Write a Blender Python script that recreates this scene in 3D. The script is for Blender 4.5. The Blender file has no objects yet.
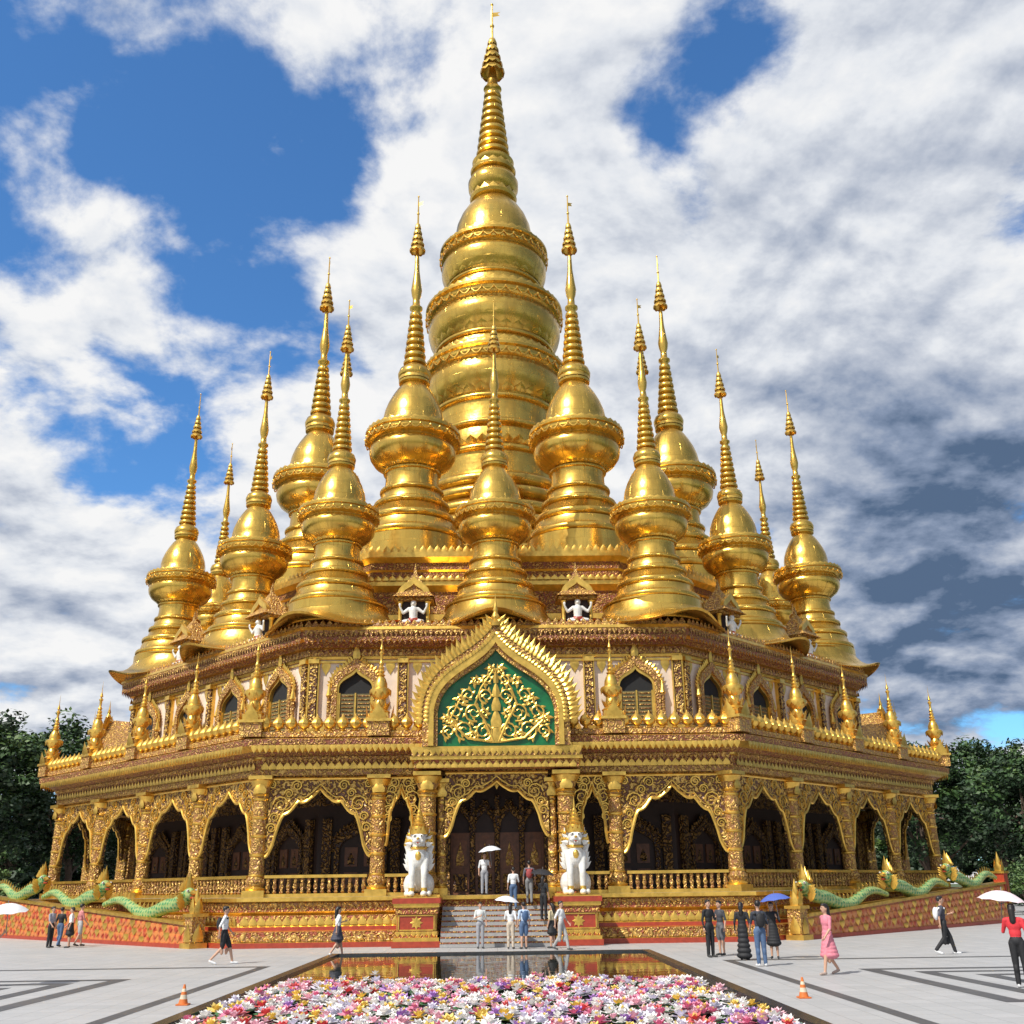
import bpy, math, random
import numpy as np
from math import pi, sin, cos, radians, sqrt, atan2
from mathutils import Vector, Matrix
random.seed(7); np.random.seed(7)
scene=bpy.context.scene
COL=scene.collection
# ------------------------------------------------------------------ materials
def N(nt,t,**k):
    n=nt.nodes.new(t)
    for a,b in k.items(): setattr(n,a,b)
    return n
def newmat(name):
    m=bpy.data.materials.new(name); m.use_nodes=True
    nt=m.node_tree; return m,nt,nt.nodes['Principled BSDF']
def L(nt,a,b): nt.links.new(a,b)
def mixc(nt,fac,a,b,blend='MIX'):
    n=N(nt,'ShaderNodeMix',data_type='RGBA',blend_type=blend)
    for s,v in ((0,fac),(6,a),(7,b)):
        if hasattr(v,'is_output'): L(nt,v,n.inputs[s])
        else: n.inputs[s].default_value=v if s==0 else (*v,1)
    return n.outputs[2]
def mth(nt,op,a,b=None,c=None):
    n=N(nt,'ShaderNodeMath',operation=op)
    for i,v in enumerate((a,b,c)):
        if v is None: continue
        if hasattr(v,'is_output'): L(nt,v,n.inputs[i])
        else: n.inputs[i].default_value=v
    return n.outputs[0]
def noise(nt,vec,scale,detail=3,rough=.55,dist=0):
    n=N(nt,'ShaderNodeTexNoise'); n.inputs['Scale'].default_value=scale
    n.inputs['Detail'].default_value=detail; n.inputs['Roughness'].default_value=rough
    n.inputs['Distortion'].default_value=dist
    if vec is not None: L(nt,vec,n.inputs['Vector'])
    return n.outputs['Fac']
def mrange(nt,v,a,b,c=0,d=1,smooth=False):
    n=N(nt,'ShaderNodeMapRange'); 
    if smooth: n.interpolation_type='SMOOTHSTEP'
    L(nt,v,n.inputs[0])
    for i,x in zip((1,2,3,4),(a,b,c,d)): n.inputs[i].default_value=x
    return n.outputs[0]
def bump(nt,b,h,dist,strength=1):
    n=N(nt,'ShaderNodeBump'); n.inputs['Distance'].default_value=dist; n.inputs['Strength'].default_value=strength
    L(nt,h,n.inputs['Height']); L(nt,n.outputs[0],b.inputs['Normal'])
def plain(name,col,rough=.6,metal=0,var=.15,scale=6,bmp=0):
    m,nt,b=newmat(name)
    tc=N(nt,'ShaderNodeTexCoord').outputs['Object']
    n=noise(nt,tc,scale,2)
    c=mixc(nt,mrange(nt,n,.3,.7),tuple(x*(1-var) for x in col),tuple(min(1,x*(1+var)) for x in col))
    L(nt,c,b.inputs['Base Color']); b.inputs['Roughness'].default_value=rough; b.inputs['Metallic'].default_value=metal
    if bmp: bump(nt,b,n,bmp)
    return m
def gold_panel(name):
    m,nt,b=newmat(name)
    tc=N(nt,'ShaderNodeTexCoord').outputs['Object']
    s=N(nt,'ShaderNodeSeparateXYZ'); L(nt,tc,s.inputs[0])
    ang=mth(nt,'ARCTAN2',s.outputs[1],s.outputs[0])
    cb=N(nt,'ShaderNodeCombineXYZ'); L(nt,mth(nt,'MULTIPLY',ang,2.55),cb.inputs[0]); L(nt,s.outputs[2],cb.inputs[1])
    br=N(nt,'ShaderNodeTexBrick'); L(nt,cb.outputs[0],br.inputs['Vector'])
    br.inputs['Scale'].default_value=1; br.inputs['Mortar Size'].default_value=.006
    br.inputs['Brick Width'].default_value=1.0; br.inputs['Row Height'].default_value=.7
    br.inputs['Color1'].default_value=(.80,.505,.10,1); br.inputs['Color2'].default_value=(.74,.46,.09,1); br.inputs['Mortar'].default_value=(.52,.32,.06,1)
    n1=noise(nt,tc,.9,5)
    cb2=N(nt,'ShaderNodeCombineXYZ'); L(nt,mth(nt,'MULTIPLY',ang,7.0),cb2.inputs[0]); L(nt,mth(nt,'MULTIPLY',s.outputs[2],.3),cb2.inputs[1])
    n2=noise(nt,cb2.outputs[0],1.5,4)
    c=mixc(nt,mrange(nt,n1,.38,.72,0,.55),br.outputs['Color'],(.46,.27,.05))
    c=mixc(nt,mrange(nt,n2,.48,.75,0,.55),c,(.32,.2,.05))
    L(nt,c,b.inputs['Base Color']); b.inputs['Metallic'].default_value=.9
    L(nt,mth(nt,'ADD',mrange(nt,n1,.3,.7,.19,.33),mrange(nt,n2,.5,.75,0,.12)),b.inputs['Roughness'])
    h=mth(nt,'ADD',mth(nt,'MULTIPLY',br.outputs['Fac'],-.12),noise(nt,tc,1.4,2))
    bump(nt,b,h,.03)
    return m
def ornate(name,scale,gold,dark,freq=22,lo=-.35,hi=.25,metal=.55,bd=.04,rough=.42):
    m,nt,b=newmat(name)
    tc=N(nt,'ShaderNodeTexCoord').outputs['Object']
    n=noise(nt,tc,scale,1.5,.4,.4)
    p=mth(nt,'SINE',mth(nt,'MULTIPLY',n,freq))
    f=mrange(nt,p,lo,hi,0,1,True)
    n2=noise(nt,tc,.7,2)
    g=mixc(nt,mrange(nt,n2,.3,.7),gold,tuple(x*.72 for x in gold))
    L(nt,mixc(nt,f,dark,g),b.inputs['Base Color'])
    L(nt,mth(nt,'MULTIPLY',f,metal),b.inputs['Metallic']); b.inputs['Roughness'].default_value=rough
    bump(nt,b,p,bd)
    return m
M_GP=gold_panel('gold_leaf_panels')
M_G=plain('gold_paint',(.76,.47,.095),.32,.8,.22,3,.01)
M_OR=ornate('carved_gold',5.2,(.72,.43,.115),(.32,.14,.045),20,-.8,-.1,bd=.03)
M_FI=ornate('gold_filigree',4.2,(.76,.48,.13),(.12,.045,.02),24,-.35,.0,bd=.04)
M_FR=ornate('gold_red_frieze',6,(.72,.41,.11),(.36,.085,.035),20,-.5,.2,bd=.03)
M_RED=plain('red_lacquer',(.34,.045,.02),.4)
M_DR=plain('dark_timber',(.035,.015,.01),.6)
M_BE=plain('cream_plaster',(.74,.60,.47),.7,0,.08,2)
M_DK=plain('window_shutter',(.15,.12,.04),.6,0,.3)
M_BR=plain('carved_door_wood',(.15,.055,.022),.5,0,.3,5,.01)
M_GRN=plain('green_enamel',(.004,.12,.035),.3,0,.35,2)
M_WH=plain('white_enamel',(.70,.68,.63),.35,0,.12)
M_BLK=plain('black_paint',(.012,.012,.012),.8)
M_STN=plain('granite_step',(.34,.33,.32),.6,0,.12,9,.005)
M_SHG=ornate('shaded_gold_carving',5,(.36,.19,.05),(.05,.02,.012),22,-.5,.2,.4)  # carved gold with the gallery's inner shade put into its colour
M_CR=ornate('brown_gold_cornice',6,(.58,.32,.09),(.27,.08,.035),22,-.4,.3,bd=.03)
PAL=[M_GP,M_G,M_OR,M_FI,M_FR,M_RED,M_DR,M_BE,M_DK,M_BR,M_GRN,M_WH,M_BLK,M_STN,M_SHG,M_CR]
GP,GO,OR,FI,FR,RED,DR,BE,DK,BR,GRN,WH,BLK,STN,SHG,CR=range(16)
# ------------------------------------------------------------------ mesh builder
class MB:
    def __init__(s): s.v=[];s.f=[];s.m=[]
    def add(s,vs,fs,m=0,M=None):
        b=len(s.v)
        if M is not None: vs=[tuple(M@Vector(v)) for v in vs]
        s.v+=[tuple(v) for v in vs]; s.f+=[tuple(i+b for i in f) for f in fs]
        s.m+=[m]*len(fs) if isinstance(m,int) else list(m)
    def box(s,c,sz,m=0,M=None,ts=1.0):
        x,y,z=[a/2 for a in sz]; cx,cy,cz=c
        vs=[(cx+i*x*(ts if k>0 else 1),cy+j*y*(ts if k>0 else 1),cz+k*z) for k in(-1,1) for i,j in((-1,-1),(1,-1),(1,1),(-1,1))]
        s.add(vs,[(3,2,1,0),(4,5,6,7),(0,1,5,4),(1,2,6,5),(2,3,7,6),(3,0,4,7)],m,M)
    def lathe(s,prof,n=24,m=0,c=(0,0,0),M=None,ph=0,oct=False):
        vs=[];fs=[];ms=[]
        k=1/cos(pi/8) if oct else 1
        if oct: n=8;ph=pi/8
        for p in prof:
            for i in range(n):
                a=ph+2*pi*i/n; vs.append((c[0]+p[0]*k*cos(a),c[1]+p[0]*k*sin(a),c[2]+p[1]))
        for j in range(len(prof)-1):
            mm=prof[j][2] if len(prof[j])>2 else m
            for i in range(n):
                i2=(i+1)%n; fs.append((j*n+i,j*n+i2,(j+1)*n+i2,(j+1)*n+i)); ms.append(mm)
        s.add(vs,fs,ms,M)
    def tube(s,pts,rad,n=8,m=0,M=None):
        pts=[Vector(p) for p in pts]; vs=[];fs=[]
        if not hasattr(rad,'__len__'): rad=[rad]*len(pts)
        prev=None
        for i,p in enumerate(pts):
            t=(pts[min(i+1,len(pts)-1)]-pts[max(i-1,0)]); 
            t=t.normalized() if t.length>1e-9 else Vector((0,0,1))
            a=prev if prev is not None else (Vector((0,1,0)) if abs(t.y)<.9 else Vector((1,0,0)))
            a=(a-t*a.dot(t)); a=a.normalized() if a.length>1e-6 else t.orthogonal().normalized()
            prev=a; b=t.cross(a)
            for k in range(n):
                an=2*pi*k/n; vs.append(p+(a*cos(an)+b*sin(an))*rad[i])
        for j in range(len(pts)-1):
            for k in range(n):
                k2=(k+1)%n; fs.append((j*n+k,j*n+k2,(j+1)*n+k2,(j+1)*n+k))
        fs.append(tuple(range(n-1,-1,-1))); fs.append(tuple((len(pts)-1)*n+k for k in range(n)))
        s.add(vs,fs,m,M)
    def sphere(s,c,r,m=0,n=8,M=None,sc=(1,1,1)):
        vs=[];fs=[]
        k=n//2+1
        for j in range(k+1):
            t=pi*j/k
            for i in range(n):
                a=2*pi*i/n; vs.append((c[0]+r*sc[0]*sin(t)*cos(a),c[1]+r*sc[1]*sin(t)*sin(a),c[2]-r*sc[2]*cos(t)))
        for j in range(k):
            for i in range(n):
                i2=(i+1)%n; fs.append((j*n+i,j*n+i2,(j+1)*n+i2,(j+1)*n+i))
        s.add(vs,fs,m,M)
    def petal(s,M,w,h,t,m=1):
        o=[(-.5,0),(-.56,.3),(-.34,.6),(-.12,.82),(0,1),(.12,.82),(.34,.6),(.56,.3),(.5,0)]
        vs=[(x*w,0,z*h) for x,z in o]+[(0,-t,.35*h),(0,t,.35*h),(0,-t*.7,0),(0,t*.7,0)]
        fs=[]
        for i in range(8): fs.append((i,9,i+1)); fs.append((i+1,10,i))
        fs+=[(0,11,9),(11,8,9),(0,10,12),(12,10,8)]
        s.add(vs,fs,m,M)
    def petal_row(s,u0,u1,y,z,w,h,t=.05,m=1,down=False,M=None):
        n=max(1,int(round((u1-u0)/w))); w=(u1-u0)/n
        for i in range(n):
            T=Matrix.Translation((u0+(i+.5)*w,y,z))
            if down: T=T@Matrix.Rotation(pi,4,'Y')
            if M is not None: T=M@T
            s.petal(T,w*.92,h,t,m)
    def petal_ring(s,r,z,n,h,t=.04,m=0,tilt=0,down=False,ws=1.0):
        w=2*pi*r/n*.95*ws
        for i in range(n):
            a=2*pi*i/n
            T=Matrix.Rotation(a,4,'Z')@Matrix.Translation((0,-r,z))@Matrix.Rotation(tilt,4,'X')
            if down: T=T@Matrix.Rotation(pi,4,'Y')
            s.petal(T,w,h,t,m)
    def scallop_ring(s,r,z,n,h,tube=.035,m=1):
        pts=[]
        for i in range(n*6+1):
            q=i/6; a=2*pi*q/n; pts.append((r*sin(a),-r*cos(a),z-h*abs(sin(pi*q))))
        s.tube(pts,tube,5,m)
        for i in range(n):
            a=2*pi*i/n; s.sphere((r*sin(a),-r*cos(a),z-.02),tube*2.0,m,6)
    def obj(s,name,parent=None,mats=None,loc=(0,0,0),rotz=0,sharp=35,scale=1,smooth=True):
        me=bpy.data.meshes.new(name); me.from_pydata(s.v,[],s.f)
        for q in (mats or PAL): me.materials.append(q)
        me.polygons.foreach_set('material_index',s.m)
        if smooth:
            me.polygons.foreach_set('use_smooth',[True]*len(me.polygons)); me.update()
            me.set_sharp_from_angle(angle=radians(sharp))
        me.update()
        return inst(name,me,parent,loc,rotz,scale)
def inst(name,me,parent=None,loc=(0,0,0),rotz=0,scale=1):
    o=bpy.data.objects.new(name,me); COL.objects.link(o)
    o.location=loc; o.rotation_euler=(0,0,rotz)
    o.scale=(scale,)*3 if not hasattr(scale,'__len__') else scale
    if parent: o.parent=parent
    return o
def empty(name,loc=(0,0,0),rotz=0,scale=1):
    o=inst(name,None,None,loc,rotz,scale); o.empty_display_size=.5; return o
def bez(p0,p1,p2,p3,n):
    r=[]
    for i in range(n+1):
        t=i/n;u=1-t
        r.append(tuple(u**3*a+3*u*u*t*b+3*u*t*t*c+t**3*d for a,b,c,d in zip(p0,p1,p2,p3)))
    return r
def ogee(hw,zb,zs,zt,n=12,cx=0,q=.22):
    l=[(-hw,zb)]+bez((-hw,zs),(-hw*1.06,zs+.62*(zt-zs)),(-hw*q,zs+.62*(zt-zs)),(0,zt),n)
    return [(x+cx,z) for x,z in l]+[(-x+cx,z) for x,z in l[-2::-1]]
def ring_ext(mb,o,i,yf,yb,m):
    n=len(o); vs=[]
    for k in range(n): vs+=[(o[k][0],yf,o[k][1]),(i[k][0],yf,i[k][1]),(o[k][0],yb,o[k][1]),(i[k][0],yb,i[k][1])]
    fs=[]
    for k in range(n-1):
        a=4*k;b=a+4
        fs+=[(a,a+1,b+1,b),(a+2,a,b,b+2),(a+1,a+3,b+3,b+1)]
    mb.add(vs,fs,m)
def fill(mb,o,y,m,cx=0):
    zb=o[0][1]; zc=zb+.3*(max(p[1] for p in o)-zb)
    vs=[(p[0],y,p[1]) for p in o]+[(cx,y,zc)]; n=len(o)
    mb.add(vs,[(k,n,k+1) for k in range(n-1)]+[(n-1,n,0)],m)
def resample(pts,step):
    out=[];acc=0
    for a,b in zip(pts[:-1],pts[1:]):
        d=math.hypot(b[0]-a[0],b[1]-a[1])
        while acc<=d and d>0:
            t=acc/d; out.append(((a[0]+(b[0]-a[0])*t,a[1]+(b[1]-a[1])*t),((b[0]-a[0])/d,(b[1]-a[1])/d))); acc+=step
        acc-=d
    return out
def flames(mb,pts,y,w,h,m=1,t=.06,lift=.5):
    # mirrored about the outline's centre so both sides match
    half=[p for p in pts[:len(pts)//2+1]]
    cx=half[-1][0]
    for (p,tg) in resample(half,w*.85):
        nx,nz=-tg[1],tg[0]
        a=atan2(nx,nz+lift); hh=h*random.uniform(.9,1.15)
        for sg in (1,-1):
            T=Matrix.Translation((cx+sg*(p[0]-cx),y,p[1]))@Matrix.Rotation(sg*a,4,'Y')
            mb.petal(T,w,hh,t,m)

# ------------------------------------------------------------------ pagoda
pag=empty('golden_pagoda')
HS=10.2
mb=MB()
mb.lathe([(26.1,0,RED),(26.1,.2,GO),(25.95,.25,FR),(25.95,.6,GO),(25.75,.64,RED),(25.75,.78,GO),(25.6,.84,FR),(25.5,1.2,GO),(25.4,1.24,GO),(25.55,1.35,FR),(25.55,1.7,GO),(25.75,1.75,GO),(25.75,1.9,STN),(20.3,1.9)],oct=True)
mb.obj('platform',pag)
mb=MB()
mb.lathe([(20.3,1.9,DR),(20.3,5.9,SHG),(20.3,7.0)],oct=True)
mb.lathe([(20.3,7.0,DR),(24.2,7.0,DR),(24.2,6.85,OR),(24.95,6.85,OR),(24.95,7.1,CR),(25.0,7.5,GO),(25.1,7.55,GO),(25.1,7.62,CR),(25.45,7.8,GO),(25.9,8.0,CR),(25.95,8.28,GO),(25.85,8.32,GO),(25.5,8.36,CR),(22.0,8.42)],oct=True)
mb.obj('gallery_entablature',pag)
mb=MB()
mb.lathe([(21.85,8.4,OR),(21.85,9.0,GO),(21.6,9.04,BE),(21.6,12.6,GO),(21.7,12.62,GO),(21.75,12.75,CR),(21.75,13.1,GO),(21.95,13.15,CR),(22.15,13.4,GO),(22.35,13.5,CR),(22.4,13.85,GO),(22.5,13.9,GO),(22.45,14.05,GO),(17.6,14.08,OR),(17.6,15.3,GO),(17.9,15.45,GO),(17.9,15.8,GO),(17.2,15.95,OR),(16.9,16,CR),(16.9,17.3,GO),(17.2,17.6,GO),(17.2,17.9,GO),(16.6,18.1,GO),(16.4,18.15,CR),(16.4,18.6,GO),(16.5,18.7,CR),(16.5,19.1,GO),(16.8,19.35,GO),(16.8,19.65,GO),(3,19.7)],oct=True,m=GO)
mb.obj('upper_storey',pag)

def column(mb,u,n,z0=1.9,z1=6.85,k=1.0):
    mb.box((u,-n,z0+.14),(.92*k,.92*k,.28),GO)
    H=z1-z0
    pr=[(.42,.28,GO),(.46,.36,GO),(.36,.44,OR),(.44,.62,OR),(.34,.82,GO),(.37,.86,GO),(.32,.92,OR)]
    for i in range(4):
        z=.95+(H-1.9)*(i+1)/4.0
        pr+=[(.31,z-.1,GO),(.355,z-.05,GO),(.355,z,GO),(.31,z+.04,OR)]
    pr+=[(.32,H-.85,GO),(.40,H-.78,GO),(.33,H-.7,OR),(.42,H-.45,GO),(.55,H-.2,GO),(.5,H-.15,GO)]
    pr=[(a*k,b,c) for a,b,c in pr]
    mb.lathe(pr,14,c=(u,-n,z0))
    mb.box((u,-n,z1-.08),(1.02*k,1.02*k,.16),GO)
    mb.petal(Matrix.Translation((u,-n-.42*k,z1-.75)),.5,.55,.1,GO)
def archz(t,zs,za):
    t=min(1,abs(t))
    f=(1-t**2.1)**.55 if t<1 else 0
    tip=.16*max(0,1-t/.16)**1.3
    lob=.12*abs(sin(pi*(t*3.0+.5))) if t>.16 else 0
    return zs+(za-zs)*min(1.05,f*.86+tip-lob*(.5+t*.5)+.05)
def spandrel(mb,uc,half,n,zs,za,zt,m=FI):
    S=44; w=half*.84
    pts=[]
    for i in range(S+1):
        u=-half+2*half*i/S
        if abs(u)>w: 
            q=(abs(u)-w)/(half-w); z=zs-.6*sin(q*pi/2)-.1
        else: z=max(zs-.1,archz(u/w,zs,za))
        pts.append((uc+u,z))
    y=-n
    vs=[];fs=[]
    for x,z in pts: vs+=[(x,y-.08,z),(x,y-.08,zt),(x,y+.08,z),(x,y+.08,zt)]
    for i in range(S):
        a=4*i;b=a+4
        fs+=[(a,b,b+1,a+1),(a+3,b+3,b+2,a+2),(a+2,b+2,b,a)]
    mb.add(vs,fs,m)
    mb.tube([(x,y-.1,z) for x,z in pts],.07,6,GO)
    mb.tube([(x,y-.09,z+.2) for x,z in pts if z+.2<zt-.1],.03,5,GO)
    mb.tube([(uc-half,y-.1,zt-.12),(uc+half,y-.1,zt-.12)],.07,6,GO)
    for sg in (-1,1):
        for (cu,cz,r0) in ((.74,.55,.36),(.45,.84,.24),(.9,.18,.22),(.93,.86,.2),(.6,.72,.2),(.85,.35,.2)):
            cx=uc+sg*half*cu; zz=zs+(zt-zs)*cz
            if zz-r0*.6<archz((cx-uc)/w,zs,za) : zz=archz((cx-uc)/w,zs,za)+r0*.9
            if zz+r0>zt-.1: continue
            sp=[]
            for q in range(18):
                a=q/17*3.6*pi; r=r0*(1-q/20)
                sp.append((cx+sg*r*cos(a),y-.11,zz+r*sin(a)))
            mb.tube(sp,[.045*(1-q/26) for q in range(18)],5,GO)
def balustrade(mb,u0,u1,n,z0=1.9,h=.82):
    mb.box(((u0+u1)/2,-n,z0+.07),(u1-u0,.3,.14),GO); mb.box(((u0+u1)/2,-n,z0+h),(u1-u0,.26,.12),GO)
    k=int((u1-u0)/.27)
    for i in range(k):
        u=u0+(i+.5)*(u1-u0)/k
        mb.lathe([(.05,.14),(.09,.2),(.05,.26),(.1,.42),(.06,.58),(.09,.68),(.06,h-.06)],7,OR,(u,-n,z0))
def inner_door(mb,uc,n=20.3,w=1.0,zt=4.3):
    yy=-n-.06
    o=ogee(w*1.22,1.9,zt-.4,zt+1.0,8,uc); i=ogee(w,1.9,zt-.5,zt+.5,8,uc)
    ring_ext(mb,o,i,yy-.25,yy,SHG); fill(mb,i,yy-.03,DR,uc)
    flames(mb,o[1:-1],yy-.15,.24,.3,SHG)
    for sg in (-1,1):
        for zc in (2.5,3.6):
            mb.box((uc+sg*w*.45,yy-.06,zc),(w*.6,.06,.85),BR); mb.petal(Matrix.Translation((uc+sg*w*.45,yy-.1,zc-.35)),w*.3,.6,.04,SHG)
        mb.box((uc+sg*w*1.6,yy-.1,3.6),(.42,.25,3.4),SHG)
def small_window(mb,uc,n,zb,zt,w):
    yy=-n
    mb.box((uc,yy-.2,zb+.12),(w*3.0,.5,.24),OR); mb.petal_row(uc-w*1.5,uc+w*1.5,yy-.46,zb+.02,.22,.22,.03,GO,True)
    zs=zt-1.5
    o=ogee(w*1.22,zb+.24,zs,zt,10,uc); i=ogee(w*.95,zb+.24,zs-.1,zt-.55,10,uc)
    ring_ext(mb,o,i,yy-.34,yy,OR)
    i2=ogee(w*.86,zb+.24,zs-.15,zt-.75,10,uc); ring_ext(mb,i,i2,yy-.24,yy,GO)
    fill(mb,i2,yy-.05,BLK,uc)
    flames(mb,o[1:-1],yy-.2,.2,.28,GO)
    mb.petal(Matrix.Translation((uc,yy-.3,zt-.15)),.32,.8,.08,GO)
    for sg in (-1,1):
        mb.box((uc+sg*w*.42,yy-.1,zb+.24+.85),(w*.76,.08,1.7),DK)
        for q in range(9): mb.box((uc+sg*w*.42,yy-.15,zb+.4+q*.18),(w*.6,.05,.04),OR)
    for sg in (-1,0,1): mb.box((uc+sg*w*.82,yy-.16,zb+1.1),(.07,.08,1.75),GO)
    for sg in (-1,1):
        mb.lathe([(.13,0,GO),(.16,.1,GO),(.09,.2,OR),(.1,1.5,GO),(.16,1.6,GO),(.12,1.75,GO),(.03,2.2)],8,c=(uc+sg*w*1.35,yy-.25,zb+.24))
def base_trim(mb,u0,u1):
    mb.petal_row(u0,u1,-25.62,.84,.34,.36,.05,GO)
    mb.petal_row(u0,u1,-25.58,1.68,.26,.26,.04,OR,True)
    mb.petal_row(u0,u1,-26.0,.24,.5,.34,.05,OR)
def eave_trim(mb,a=HS+.3):
    mb.petal_row(-a,a,-25.93,8.02,.26,.34,.03,GO,True)
    mb.petal_row(-a+.3,a-.3,-25.06,7.1,.32,.34,.03,GO)
    mb.petal_row(-a+.3,a-.3,-25.15,7.62,.2,.26,.03,OR,True)
    mb.box((0,-25.6,8.5),(2*a-.2,.3,.22),OR)
    k=int(2*a/.56)
    for i in range(k):
        u=-a+.2+(i+.5)*(2*a-.4)/k
        mb.lathe([(.10,0),(.16,.05),(.09,.12),(.24,.24),(.28,.38),(.2,.56),(.07,.66),(.0,.8)],8,GO,(u,-25.6,8.6))
def lower_plain():
    mb=MB()
    for u in (-10.2,-5.1,0,5.1): column(mb,u,24.6)
    for c in (-7.65,-2.55,2.55,7.65):
        spandrel(mb,c,2.25,24.6,4.35,6.25,6.86); balustrade(mb,c-2.15,c+2.15,24.7); inner_door(mb,c*.83)
    base_trim(mb,-HS-.3,HS+.3); eave_trim(mb); return mb
def lower_portal():
    mb=MB()
    for u in (-10.2,-5.1,5.1): column(mb,u,24.6)
    for c in (-7.65,7.65):
        spandrel(mb,c,2.25,24.6,4.2,6.2,6.86); balustrade(mb,c-2.15,c+2.15,24.7); inner_door(mb,c*.83)
    for c in (-4.15,4.15):
        spandrel(mb,c,.62,24.6,4.6,6.2,6.86); balustrade(mb,c-.6,c+.6,24.7)
    base_trim(mb,-HS-.3,-3.3); base_trim(mb,3.3,HS+.3); eave_trim(mb)
    for sg in (-1,1):
        column(mb,sg*2.95,25.5,1.9,6.85,1.15)
        mb.box((sg*3.05,-24.9,4.4),(.55,.5,4.9),OR)
        column(mb,sg*2.35,25.15,1.9,6.6,.62)
        mb.box((sg*3.05,-25.75,1.0),(1.3,1.3,2.0),FR); mb.box((sg*3.05,-25.75,1.86),(1.45,1.45,.16),GO)
    spandrel(mb,0,2.2,25.35,4.9,6.4,6.95)
    mb.box((0,-25.3,7.12),(7.0,1.9,.34),FR); mb.box((0,-25.35,7.36),(7.3,2.1,.14),GO); mb.box((0,-25.35,7.56),(7.2,2.2,.26),OR)
    mb.box((0,-25.35,7.76),(7.2,2.3,.12),GO)
    mb.petal_row(-3.6,3.6,-26.5,7.72,.26,.3,.03,GO,True); mb.petal_row(-3.4,3.4,-26.28,6.96,.3,.3,.03,GO)
    yf=-26.5
    o=ogee(3.15,7.82,8.9,13.2,22,0,.27); a=ogee(2.88,7.82,8.85,12.65,22,0,.29); b=ogee(2.66,7.82,8.8,12.25,22,0,.31); c=ogee(2.5,7.82,8.8,11.95,22,0,.36)
    ring_ext(mb,o,a,yf-.1,yf+.5,OR); ring_ext(mb,a,b,yf-.25,yf+.4,GO); ring_ext(mb,b,c,yf-.12,yf+.4,OR)
    fill(mb,c,yf+.12,GRN)
    flames(mb,o[1:-1],yf+.1,.32,.7,GO,.1,.75); flames(mb,o[1:-1],yf-.1,.24,.4,GO,.08,.35)
    flames(mb,a[1:-1],yf-.27,.2,.22,GO,.05,.2); flames(mb,b[1:-1],yf-.2,.16,.18,GO,.04,.2)
    mb.lathe([(.26,0),(.3,.15),(.14,.3),(.2,.42),(.09,.65),(.12,.75),(.05,1.0),(.0,1.6)],10,GO,(0,yf,13.0))
    back=ogee(3.0,7.82,8.8,12.7,22,0,.27); n=len(back); vs=[(x,yf+.5,z) for x,z in o]+[(x,-21.5,z) for x,z in back]
    mb.add(vs,[(k,k+n,k+n+1,k+1) for k in range(n-1)],OR)
    y=yf+.04
    def curl(cx,cz,r,a0,turn,sg,w=.05):
        sp=[];
        for q in range(20):
            t=q/19; an=a0+turn*t; rr=r*(1-.82*t); sp.append((sg*(cx+rr*cos(an)),y,cz+rr*sin(an)))
        mb.tube(sp,[w*(1-.6*q/19) for q in range(20)],6,GO)
        for q in (1,3,5,7,9,12,15):
            t=q/19; an=a0+turn*t; rr=r*(1-.82*t)
            mb.petal(Matrix.Translation((sg*(cx+rr*cos(an)),y+.005,cz+rr*sin(an)))@Matrix.Rotation(sg*(pi/2-an+.6),4,'Y'),.12,.24*(1-t*.5),.03,GO)
    for sg in (-1,1):
        for cx,cz,r,a0,tn in ((.55,8.45,.42,-pi*.5,-3.6*pi),(1.35,8.5,.42,-pi*.5,3.4*pi),(2.02,8.45,.3,-pi*.5,3.2*pi),(.95,9.25,.42,-pi*.6,3.4*pi),(1.75,9.25,.36,-pi*.6,3.2*pi),
            (.42,9.95,.34,-pi*.5,3.2*pi),(1.2,10.0,.32,-pi*.5,3.0*pi),(.36,10.65,.24,-pi*.5,3*pi),(.85,10.6,.17,-pi*.5,3*pi),(.5,9.2,.18,0,3*pi),(1.5,9.75,.2,0,3*pi),(1.8,8.75,.15,0,3*pi),(1.0,8.25,.17,0,3*pi),(2.15,8.95,.14,0,3*pi),(.2,11.1,.12,0,3*pi)):
            curl(cx,cz,r,a0,tn,sg)
        mb.tube([(sg*.1,y,8.0),(sg*.5,y,8.9),(sg*.9,y,9.6),(sg*.65,y,10.3),(sg*.1,y,11.1)],[.06,.06,.05,.04,.03],6,GO)
        mb.tube([(sg*.2,y,8.0),(sg*1.2,y,8.15),(sg*2.0,y,8.9),(sg*1.55,y,9.8)],[.06,.06,.05,.03],6,GO)
    for z,h,w in ((7.95,.9,.5),(8.6,.9,.42),(9.3,.8,.36),(9.9,.7,.3),(10.5,.7,.2)): mb.petal(Matrix.Translation((0,y,z)),w,h,.07,GO)
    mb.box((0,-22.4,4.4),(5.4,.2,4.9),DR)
    for k in range(-2,3): mb.box((k*1.1,-22.6,4.0),(.2,.3,4.2),SHG)
    for k in (-1.65,-.55,.55,1.65):
        mb.box((k,-22.55,3.2),(.86,.1,2.6),BR)
        mb.box((k,-22.62,2.4),(.6,.05,.7),SHG); mb.box((k,-22.62,3.6),(.6,.05,1.2),BR); mb.petal(Matrix.Translation((k,-22.68,3.1)),.32,1.0,.04,OR)
        o2=ogee(.5,4.6,4.7,5.8,8,k); i2=ogee(.4,4.6,4.7,5.5,8,k); ring_ext(mb,o2,i2,-22.7,-22.5,SHG); flames(mb,o2[1:-1],-22.65,.16,.2,SHG)
    for k in range(9):
        u=-2+k*.5; mb.petal(Matrix.Translation((u,-25.1,6.7))@Matrix.Rotation(pi,4,'Y'),.4,.55,.05,GO)
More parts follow.
